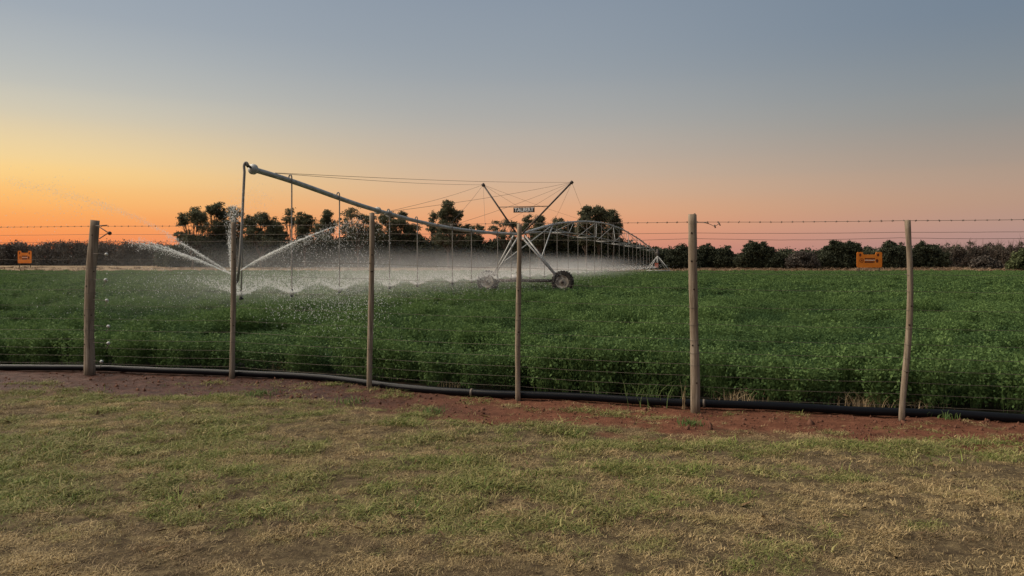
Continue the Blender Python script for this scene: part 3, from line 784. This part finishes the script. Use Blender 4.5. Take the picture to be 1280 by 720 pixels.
# heavy drops falling below the right jet and the splash up the drop hose
n_ = 4200; tx_ = rng.beta(1.6, 1.5, n_)
px_ = 330 + 160 * tx_; top_y = 330 - (px_ - 300) * .36
py_ = top_y + rng.uniform(0, 1, n_) ** .8 * (400 - top_y); dd = rng.uniform(12.5, 19, n_)
Pj.append(np.stack([(px_ - 640) / F * dd, dd, EYE - (py_ - HZ) / F * dd], 1)); Sj.append(rng.uniform(.003, .0085, n_))
n_ = 700; px_ = rng.normal(440, 38, n_); py_ = rng.uniform(370, 452, n_); dd = rng.uniform(10, 12.5, n_)
Pj.append(np.stack([(px_ - 640) / F * dd, dd, EYE - (py_ - HZ) / F * dd], 1)); Sj.append(rng.uniform(.0025, .006, n_))
n_ = 1500; py_ = 344 - 88 * rng.uniform(0, 1, n_) ** .9; wdt = np.interp(py_, [256, 275, 300, 344], [5.2, 5.0, 1.7, .8])
px_ = np.interp(py_, [256, 300, 344], [293, 287.5, 289]) + rng.normal(0, 1, n_) * wdt; dd = rng.uniform(16.1, 16.6, n_)
Pj.append(np.stack([(px_ - 640) / F * dd, dd, EYE - (py_ - HZ) / F * dd], 1)); Sj.append(rng.uniform(.004, .0085, n_))
n_ = 700; px_ = rng.normal(313, 17, n_); py_ = rng.normal(252, 14, n_); dd = rng.uniform(15.5, 17, n_)
Pj.append(np.stack([(px_ - 640) / F * dd, dd, EYE - (py_ - HZ) / F * dd], 1)); Sj.append(rng.uniform(.003, .007, n_))
Pj = np.vstack(Pj); Sj = np.concatenate(Sj)
kp = Pj[:, 2] > .25
drops('flying_droplets', Pj[kp], Sj[kp], 'loose bright droplets thrown about the end sprinkler and its jets')

# drifting mist: one soft volume along the machine
mm = bpy.data.materials.new('mist'); mm.use_nodes = True; MATS['mist'] = mm
n, l = mm.node_tree.nodes, mm.node_tree.links
n.clear()
om = n.new('ShaderNodeOutputMaterial'); pv = n.new('ShaderNodeVolumePrincipled'); l.new(pv.outputs[0], om.inputs['Volume'])
pv.inputs['Color'].default_value = (.97, .97, .96, 1); pv.inputs['Anisotropy'].default_value = .35
tcn = n.new('ShaderNodeTexCoord'); sx = n.new('ShaderNodeSeparateXYZ'); l.new(tcn.outputs['Object'], sx.inputs[0])
def mth(op, a, b_=None):
    q = n.new('ShaderNodeMath'); q.operation = op
    for i, v in enumerate((a, b_)):
        if v is None: continue
        if isinstance(v, (int, float)): q.inputs[i].default_value = v
        else: l.new(v, q.inputs[i])
    return q.outputs[0]
def mrg(v, a, b_, c_=0, d_=1):
    q = n.new('ShaderNodeMapRange'); q.interpolation_type = 'SMOOTHSTEP'; l.new(v, q.inputs[0])
    for i, w in enumerate((a, b_, c_, d_)): q.inputs[i + 1].default_value = w
    return q.outputs[0]
mp = n.new('ShaderNodeMapping'); mp.inputs['Scale'].default_value = (.35, .22, .9); l.new(tcn.outputs['Object'], mp.inputs[0])
lump = mrg(nz(n, l, mp.outputs[0], 1.0, 2, .5), .3, .7, .35, 1.4)
hgt = mth('MULTIPLY', mrg(sx.outputs[2], 2.35, 1.0), mrg(sx.outputs[2], .25, 1.1, .2, 1))
lat = mth('MULTIPLY', mrg(sx.outputs[0], 3.3, -3.0), mrg(sx.outputs[0], -6.9, -2.6))
lng = mth('MULTIPLY', mrg(sx.outputs[1], -26, -17), mrg(sx.outputs[1], 60, 18))
den = mth('MULTIPLY', mth('MULTIPLY', hgt, lat), mth('MULTIPLY', lng, lump))
l.new(mth('MULTIPLY', den, .045), pv.inputs['Density'])
mb = MB(); mb.box((-1.8, 18, 1.5), (10.4, 88, 3.0)); mo = mb.build('mist', 'mist', smooth=False)
mo.location = C0; mo.rotation_euler = (0, 0, -math.atan2(u.x, u.y))
tag(mo, 'low grey drift of spray mist hanging under the long pipe', 'mist', kind='stuff')

# ------------------------------------------------------------ WARNING BOARDS
def sign_board(px0, px1, py0, py1, pyb, d, label, tilt=0):
    c0 = W((px0 + px1) / 2, (py0 + py1) / 2, d); w = (px1 - px0) / F * d; h = (py1 - py0) / F * d
    base = Vector((c0.x, d, float(hz(c0.x, d))))
    t = empty('notice_board', base); tag(t, label, 'sign')
    # outline with raised corners
    o = [(-.5, -.42), (-.46, -.5), (.46, -.5), (.5, -.42), (.5, .42), (.47, .5), (.27, .5), (.23, .34), (-.23, .34), (-.27, .5), (-.47, .5), (-.5, .42)]
    k = len(o); V = [(c0.x + a * w, d - .03, c0.z + b_ * h) for a, b_ in o] + [(c0.x + a * w, d + .03, c0.z + b_ * h) for a, b_ in o]
    mb = MB(); mb.add(V, [tuple(range(k)), tuple(range(2 * k - 1, k - 1, -1))] + [(i, i + k, (i + 1) % k + k, (i + 1) % k) for i in range(k)])
    p = mb.build('panel', 'orange_paint', t, smooth=False)
    def disc(a, b_, ra_, rb_, mt, nm, z=.036):
        mb = MB(); vs = [(c0.x + (a + ra_ * math.cos(q)) * w, d - z, c0.z + b_ * h + rb_ * math.sin(q) * h) for q in np.linspace(0, 6.283, 19)[:-1]]
        vs += [(v[0], d - .028, v[2]) for v in vs]
        mb.add(vs, [tuple(range(18))[::-1]] + [(i, (i + 1) % 18, (i + 1) % 18 + 18, i + 18) for i in range(18)]); mb.build(nm, mt, p, smooth=False)
    disc(-.37, .31, .045, .1, 'maroon_print', 'corner_mark'); disc(.34, .31, .045, .1, 'maroon_print', 'corner_mark')
    disc(.30, -.06, .055, .12, 'maroon_print', 'round_emblem')
    disc(-.31, -.04, .09, .13, 'maroon_print', 'oval_emblem'); disc(-.31, -.04, .07, .10, 'orange_paint', 'emblem_face', .041); disc(-.31, -.03, .035, .05, 'maroon_print', 'emblem_centre', .046)
    for row, (zb, hh, mt) in enumerate(((.07, .10, 'maroon_print'), (-.03, .07, 'pale_print'), (-.14, .12, 'maroon_print'))):
        mb = MB(); a = -.19
        rr2 = random.Random(row)
        while a < .2:
            ww = rr2.uniform(.018, .03)
            mb.box((c0.x + (a + ww / 2) * w, d - .033, c0.z + zb * h), (ww * w, .012, hh * h * rr2.uniform(.8, 1))); a += ww + .008
        mb.build('lettering', mt, p, smooth=False)
    for sx_ in (-.40, .40):
        mb = MB(); X = c0.x + sx_ * w; mb.box((X, d + .07, (base.z - .3 + c0.z) / 2), (.11, .07, c0.z - base.z + .3 + .0)); mb.build('leg', 'dark_steel', t, smooth=False)
    return t
sign_board(1071, 1102.5, 315, 334.5, 343, 94, 'big orange notice board on two legs before dark bushes at the right')
sign_board(22.3, 39.5, 313.5, 329, 336, 128, 'small orange notice board before grey thorn scrub at the far left')

# ------------------------------------------------------------ TREES
def tube_to(mb, a, b_, r0, r1, wig=.06, k=6):
    a, b_ = Vector(a), Vector(b_); L = (b_ - a).length; pts = []
    for i in range(k):
        t = i / (k - 1); q = a.lerp(b_, t) + Vector((random.gauss(0, wig), random.gauss(0, wig), 0)) * L * .3 * math.sin(math.pi * t)
        pts.append(q)
    mb.tube(pts, [r0 + (r1 - r0) * i / (k - 1) for i in range(k)], 6); return pts
def tree(name, d, bpx, lobes, label, cat='tree', group=None, leaf='gum_leaves', ls=.27, dens=1.0, fork=.35, trunk_r=.22, seed=0, bare=0, bark='bark'):
    """lobes: (px, py, rx, ry) in photo pixels, read off at distance d; depth of each lobe follows its width"""
    rs = np.random.default_rng(seed); random.seed(seed)
    bx = (bpx - 640) / F * d; gz = float(hz(bx, d)); base = Vector((bx, d, gz))
    t = empty(name, base); tag(t, label, cat, group)
    mb = MB(); C = []
    cs = []
    if name == 'gum_tree' and dens > 1.05:
        wd = (max(q[0] for q in lobes) - min(q[0] for q in lobes)) * .5
        lobes = lobes + [(bpx - wd * .55, 300, wd * .6 + 3, 6), (bpx + wd * .55, 301, wd * .6 + 3, 6)]
    for (px_, py_, rx, ry) in [(a, b_, c_ * 1.13, d_ * 1.08) for a, b_, c_, d_ in lobes]:
        c_ = W(px_, py_, d); c_.y += rs.uniform(-1, 1) * rx / F * d * .6
        cs.append((c_, rx / F * d, ry / F * d))
    ztop = max(c_.z for c_, _, _ in cs); zmin = min(c_.z - r_ for c_, _, r_ in cs)
    fk = base + Vector((rs.normal(0, .1), 0, max((ztop - gz) * fork, .3)))
    tube_to(mb, base - Vector((0, 0, .3)), fk, trunk_r, trunk_r * .7)
    for c_, rx, rz in cs:
        pts = tube_to(mb, fk, c_, trunk_r * .5, .05, .12, 7)
        nsub = max(12, int(26 * min(rx, rz) * dens)); nsub = min(nsub, 46)
        for i in range(nsub):
            v = rs.normal(size=3); v /= np.linalg.norm(v); v *= rs.uniform(.03, 1.12) ** .42
            sc_ = np.array([c_.x + v[0] * rx, c_.y + v[1] * rx, c_.z + v[2] * rz])
            tube_to(mb, pts[rs.integers(3, 7)], sc_, .035, .012, .1, 4)
            if bare:
                for q in range(bare):
                    e = sc_ + rs.normal(0, 1, 3) * [rx * .35, rx * .35, rz * .45] + [0, 0, rz * .25]
                    mb.tube([sc_, (sc_ + e) / 2 + rs.normal(0, .1, 3), e], [.03, .022, .008], 4)
            m_ = int(52 * dens * rs.uniform(.5, 1.4))
            sg = max(.15, .20 * min(rx, rz) ** .5) * rs.uniform(.7, 1.35)
            C.append(sc_ + rs.normal(0, 1, (m_, 3)) * [sg * 1.15, sg * 1.15, sg * .8])
    mb.build('trunk', bark, t)
    C = np.vstack(C); C = C[C[:, 2] > gz + .1]
    V, Q_ = leaves(C, ls, .55, None, seed)
    npmesh('crown', V, Q_, leaf, t, loc=base)
    return t
GG = 'tall gum trees behind the irrigator'
D = 132
tree('gum_tree', D, 241, [(240, 268, 10, 9), (227, 275, 6, 8), (252, 274, 8, 9), (226, 292, 10, 4), (238, 300, 7, 6), (251, 299, 6, 5)], 'round topped gum tree with a low side limb, leftmost of the tall gums', seed=1, dens=1.15, fork=.12)
tree('gum_tree', D + 4, 270, [(272, 260, 9, 6), (264, 263, 6, 5), (276, 268, 7, 6), (268, 285, 12, 12), (280, 290, 9, 12)], 'dense gum tree second from the left, just left of the thin spray post', seed=2, dens=1.3, fork=.2)
tree('gum_tree', D + 2, 296, [(296, 265, 8, 8), (291, 281, 6, 9), (300, 285, 5, 10)], 'gum tree partly hidden by white spray behind the end hose', seed=3, dens=1.0, fork=.3)
tree('gum_tree', D, 326, [(312, 279, 8, 8), (326, 274, 9, 7), (338, 280, 9, 8), (318, 292, 9, 8), (334, 294, 11, 9), (350, 291, 5, 8)], 'broad leafy gum tree behind the right hand water jet', seed=4, dens=1.25, fork=.2)
tree('gum_tree', D + 6, 361, [(362, 266, 4.5, 6), (357, 274, 5, 5), (366, 277, 5, 6), (353, 291, 5, 5)], 'thin airy gum tree with orange sky showing through, behind the second hanging hose', seed=5, dens=.75, fork=.35)
tree('gum_tree', D, 381, [(376, 274, 5.5, 9), (386, 277, 6, 9), (379, 288, 8, 8)], 'twin crowned dark gum tree right of the second hanging hose', seed=6, dens=1.3, fork=.25)
tree('gum_tree', D + 5, 408, [(409, 270, 6, 8), (404, 280, 6, 6), (413, 283, 6, 8)], 'small cone shaped gum tree left of the third hanging hose', seed=7, dens=1.2, fork=.3)
tree('gum_tree', D, 448, [(438, 267, 9, 7), (452, 272, 9, 6), (430, 280, 8, 7), (446, 287, 11, 8), (463, 277, 9, 8), (472, 289, 8, 8)], 'broad open gum tree under the sloping pipe, sky showing through its leaves', seed=8, dens=.85, fork=.3)
tree('gum_tree', D + 3, 500, [(484, 274, 8, 8), (497, 280, 10, 8), (512, 287, 10, 8), (488, 292, 12, 9), (503, 271, 5, 5), (520, 296, 7, 6)], 'dense gum tree just right of the pipe flanges', seed=9, dens=1.25, fork=.22)
tree('gum_tree', D + 8, 541, [(541, 271, 4.5, 7), (540, 284, 6, 5)], 'slim gum tree with a small pointed crown left of the tallest gum', seed=10, dens=.9, fork=.4)
tree('gum_tree', D, 561, [(560, 259, 7, 8), (554, 270, 6, 8), (566, 271, 7, 9), (574, 270, 4.5, 6), (558, 283, 9, 7), (573, 286, 9, 6), (584, 288, 5, 6)], 'tallest gum tree of the row, left of the left mast', seed=11, dens=1.25, fork=.25)
tree('gum_tree', D + 4, 592, [(588, 288, 4.5, 8), (601, 288, 4.5, 8), (595, 299, 8, 5)], 'pair of slim pointed crowns on one gum tree below the left mast top', seed=12, dens=1.1, fork=.3)
tree('gum_tree', D + 2, 630, [(629, 278, 11, 5), (616, 286, 5, 4), (642, 281, 5, 5), (626, 294, 8, 5), (642, 295, 7, 5)], 'flat topped airy gum tree left of the V mast foot', seed=13, dens=.85, fork=.4)
tree('gum_tree', D + 5, 659, [(660, 276, 5, 6), (657, 286, 6, 6), (667, 290, 5, 5)], 'small gum tree standing between the two masts of the V', seed=14, dens=1.0, fork=.3)
tree('gum_tree', D, 674, [(674, 277, 6, 7), (670, 288, 7, 7), (680, 290, 6, 8)], 'dark gum tree behind the foot of the right mast', seed=15, dens=1.3, fork=.25)
tree('gum_tree', D + 3, 696, [(697, 279, 7, 6), (690, 287, 6, 6), (703, 288, 8, 8), (714, 285, 5, 6)], 'gum tree under the top of the arched pipe', seed=16, dens=1.2, fork=.25)
tree('gum_tree', D - 2, 732, [(733, 266, 7, 7), (730, 277, 7, 7), (726, 289, 7, 6)], 'left gum of the dark tall clump behind the arched pipe', seed=17, dens=1.5, fork=.25)
tree('gum_tree', D - 1, 748, [(748, 267, 8, 8), (749, 279, 9, 8), (745, 292, 8, 7)], 'middle and tallest gum of the dark clump behind the arched pipe', seed=18, dens=1.5, fork=.25)
tree('gum_tree', D + 2, 766, [(764, 271, 7, 7), (769, 279, 7, 8), (763, 290, 10, 7), (774, 287, 4, 6)], 'right gum of the dark clump, its edge thinning to pink sky', seed=19, dens=1.3, fork=.25)

for q, (bx_, lob, lab) in enumerate([
    (283, [(283, 284, 9, 9), (275, 293, 9, 8), (290, 295, 9, 7)], 'short gum filling the gap left of the white splash'),
    (344, [(344, 288, 8, 9), (352, 296, 7, 6), (336, 297, 8, 6)], 'short bushy gum at the right end of the broad leafy gum'),
    (398, [(396, 288, 7, 8), (404, 294, 7, 7)], 'short gum between the twin crowned gum and the cone shaped gum'),
    (458, [(455, 291, 12, 8), (468, 293, 10, 8), (440, 293, 10, 7)], 'low thick gum below the broad open gum under the sloping pipe'),
    (547, [(546, 292, 8, 7), (556, 295, 9, 7), (570, 294, 11, 7)], 'low thick gum at the foot of the tallest gum'),
    (686, [(682, 290, 8, 8), (692, 292, 9, 8), (712, 292, 9, 8)], 'low thick gum between the right mast foot and the dark tall clump')]):
    tree('gum_tree', D + 9 + q * .7, bx_, lob, lab, seed=61 + q, dens=1.05, fork=.2)

# scrub bands: masses of thicket that read as one
def thicket(name, x0, x1, d, top, label, leaf, ls, nper, seed, twig=0, depth_=8, bot=0):
    rs = np.random.default_rng(seed); t = empty(name, ((x0 + x1) / 2 / 1 * 0 + ((x0 + x1) / 2 - 640) / F * d, d, 0))
    tag(t, label, 'scrub', kind='stuff')
    Xs = [q[0] for q in top]; Ys = [q[1] for q in top]
    nb = int((x1 - x0) / 1.5); C = []; mb = MB()
    for i in range(nb):
        px_ = x0 + (i + rs.uniform()) * (x1 - x0) / nb; dd = d + rs.uniform(-.5, .5) * depth_
        ty = np.interp(px_, Xs, Ys) - 2 + 9.0 * (1 - vn(px_ * .16, 3.3, seed)) + rs.uniform(0, 4)
        X = (px_ - 640) / F * dd; gz = float(hz(X, dd)); zt_ = EYE - (ty - HZ) / F * dd
        if zt_ < gz + .8: continue
        H = zt_ - gz
        ncl = max(3, int(nper))
        for q in range(ncl):
            c_ = np.array([X + rs.normal(0, .55), dd + rs.normal(0, .6), gz + .15 + (H - .2) * rs.uniform() ** 1.05])
            m_ = rs.integers(22, 44)
            C.append(c_ + rs.normal(0, 1, (m_, 3)) * [.42, .42, .30])
        for q in range(twig):
            e = np.array([X + rs.normal(0, 1.0), dd + rs.normal(0, .7), gz + H * rs.uniform(.7, 1.16)])
            s_ = np.array([X, dd, gz]) * .55 + e * .45 + rs.normal(0, .25, 3)
            mb.tube([(X, dd, gz - .1), s_, e], [.05, .03, .008], 4, False)
    C = np.vstack(C)
    V, Q_ = leaves(C, ls, .6, None, seed); o = npmesh('foliage', V, Q_, leaf, t, loc=t.location); o['kind'] = 'stuff'
    if twig: w_ = mb.build('twigs', 'bark', t); w_['kind'] = 'stuff'
    return t
thicket('thorn_scrub', -260, 236, 146, [(-260, 302), (0, 303), (20, 300), (40, 304), (85, 298), (110, 301), (150, 302), (165, 299), (200, 304), (236, 302)],
        'long grey half bare thorn scrub across the far left', 'thorn_leaves', .30, 13, 501, 7)
thicket('hedge', 205, 520, 138, [(205, 306), (240, 301), (275, 294), (300, 294), (340, 295), (358, 300), (400, 298), (420, 297), (440, 293), (480, 291), (520, 293)],
        'dark solid hedge under the left half of the gum trees', 'bush_leaves', .42, 18, 502, 0)
thicket('hedge', 515, 850, 138, [(515, 293), (540, 298), (560, 294), (600, 300), (625, 296), (650, 298), (680, 293), (705, 294), (730, 290), (770, 294), (790, 304), (815, 309), (850, 310)],
        'dark solid hedge under the right half of the gum trees', 'bush_leaves', .42, 18, 503, 0)
thicket('far_scrub', 830, 1560, 150, [(830, 311), (900, 311), (918, 315), (1000, 312), (1030, 310), (1130, 307), (1200, 308), (1560, 304)],
        'continuous dark low scrub behind the separate bushes at the right', 'bush_leaves', .44, 13, 504, 0)
# separate bushes at the right
def bush(name, d, px0, px1, ytop, ybase, label, leaf='bush_leaves', dens=1.5, bare=0, seed=0, tr=.14, n=7, ls=.32):
    rs = np.random.default_rng(seed + 900); cx, w, h = (px0 + px1) / 2, (px1 - px0) / 2, ybase - ytop
    lob = []
    for i in range(n):
        t = (i + .5) / n * 2 - 1; e = math.sqrt(max(0, 1 - abs(t * .92) ** 2.4)) if not bare else rs.uniform(.75, 1)
        top_ = ybase - h * e * rs.uniform(.80, 1.04); ry = (ybase - top_) * .27
        lob.append((cx + t * w * .84, top_ + ry, w * 2 / n * .95, ry))
        lob.append((cx + t * w * .9, ybase - h * .28, w * 2 / n * 1.1, h * .25))
    return tree(name, d, cx, lob, label, 'bush' if not bare else 'tree', None, leaf, ls, dens, .12, tr, seed, bare)
bush('bush', 134, 832, 874, 306.5, 336, 'wide dark bush behind the thick fence post', seed=31)
bush('bush', 136, 868, 900, 305, 336, 'dark ragged bush just right of the thick fence post', seed=32)
bush('bush', 135, 895, 918, 307.5, 336, 'narrow dark bush left of the big dome shaped bush', seed=33, n=5)
bush('bush', 130, 924, 977, 300.5, 337, 'big dome shaped dark bush, roundest on the right', seed=34, n=9, dens=1.7)
bush('bush', 128, 984, 1022, 312, 337.5, 'low greyish bush right of the big dome shaped bush', 'thorn_leaves', seed=35, dens=1.1)
bush('bush', 130, 1026, 1082, 300, 338, 'tall dark bush rising behind the left edge of the orange notice board', seed=36, n=9, dens=1.6)
bush('bush', 124, 1094, 1132, 305, 339, 'olive bush directly right of the orange notice board', 'bush_leaves', seed=37, dens=1.5)
bush('bush', 136, 1098, 1136, 302, 338, 'dark bush peeking over the olive bush by the notice board', seed=38)
bush('thorn_tree', 137, 1136, 1182, 301, 338, 'dark brownish thorn tree right of the bowed fence post', 'bush_leaves', seed=39, dens=1.3)
bush('bare_tree', 140, 1176, 1216, 300, 338, 'half bare thorn tree with light sky showing through its twigs', 'thorn_leaves', .35, 5, seed=40, n=6)
bush('bare_tree', 140, 1212, 1256, 301, 338, 'wispy bare thorn tree above the small brown bush', 'thorn_leaves', .5, 5, seed=41, n=6)
bush('bare_tree', 138, 1246, 1300, 296, 338, 'tallest bare thorn tree at the right edge of the photo', 'thorn_leaves', .45, 6, seed=42, n=7)
bush('bush', 118, 1216, 1247, 320, 338.5, 'small rounded brown bush below the bare thorn trees', 'thorn_leaves', seed=43, dens=1.2, tr=.06, n=5)
bush('bush', 108, 1262, 1300, 313, 341, 'bright olive bush at the right edge of the field', 'bright_leaves', seed=44, dens=1.6, tr=.07)
bush('bush', 138, 1300, 1380, 302, 338, 'dark bush beyond the right edge of the photo', seed=45)

# dry verge grass beyond the crop
vt = [blade_tuft('verge_tuft', 'verge_grass', 16, .5, .22, 1.1, .03, 600 + i) for i in range(4)]
N = 5200
y = rng.uniform(FIELD_FAR + .5, 130, N); x = rng.uniform(-1.0, 1.0, N) * y
pk = fbm(x * .12, y * .2, 66, 3); track = (x < -8) * sst(3, 0, np.abs(y - 121))
kp = rng.uniform(size=N) < np.where(x > 15, .9, .5) * (pk > .42) * (1 - .9 * track); x, y = x[kp], y[kp]; k = len(x)
s = rng.uniform(.6, 1.5, k) * np.interp(x, [-30, 20, 60], [.7, 1.0, 1.4])
scatter('verge_grass', np.stack([x, y, hz(x, y)], 1), np.stack([np.zeros(k), np.zeros(k), rng.uniform(0, 6, k)], 1), np.stack([s * 1.5, s * 1.5, s], 1), vt, {}, 'dry brown grass on the verge beyond the crop', 'grass')

# ------------------------------------------------------------ weeds by the pipe
def weed(px_, py_, w_px, h_px, mt, nb, label, lean=.8, cat='weed'):
    X, Y = gp(px_, py_); h = h_px / F * Y; V = []; Qs = []
    r = np.random.default_rng(int(px_) + 7)
    o = blade_tuft('weed_clump' if cat == 'weed' else 'dry_grass_clump', mt, int(nb * 1.5), h, w_px / F * Y * .36, lean, .0055, int(px_) + 3, 4)
    COL.objects.link(o); o.location = (X, Y, float(hz(X, Y)) - .01); tag(o, label, cat)
weed(746, 499, 10, 30, 'weed', 9, 'thin tall weed stalk over the pipe, midway between two posts', .5)
weed(808, 503, 40, 32, 'weed', 46, 'spreading green weed leaning over the pipe left of the thick post')
weed(855, 509, 5, 30, 'dry_grass', 4, 'single pale stalk just left of the thick post', .15, 'grass clump')
weed(926, 501, 40, 20, 'dry_grass', 60, 'pale dry grass clump behind the pipe right of the thick post', 1.0, 'grass clump')
weed(1083, 506.5, 50, 24, 'dry_grass', 80, 'tallest pale dry grass clump, left of the bowed post', .8, 'grass clump')
weed(1152, 509.5, 34, 22, 'dry_grass', 26, 'bent pale dry stalks just right of the bowed post', 1.6, 'grass clump')
weed(1185, 525, 20, 12, 'weed', 26, 'low green weed in front of the pipe right of the bowed post', 1.1)
weed(347, 461.5, 30, 20, 'dry_grass', 34, 'thin pale grass behind the pipe between two thin posts', .8, 'grass clump')
weed(566, 481, 24, 10, 'dry_grass', 40, 'short orange dry grass at the crop foot, mid fence', .8, 'grass clump')
weed(640 - 100, 515, 20, 11, 'weed', 50, 'small dark green weed tuft on the red soil, mid fence', .9)
weed(862, 529, 22, 9, 'weed', 60, 'dark green weed tuft on the soil below the thick post', .9)
weed(436, 503, 26, 10, 'weed', 44, 'flat green weed on the soil below the third thin post', 1.1)
weed(322, 493, 30, 9, 'weed', 50, 'low green weed on the dark soil under the spray', 1.1)
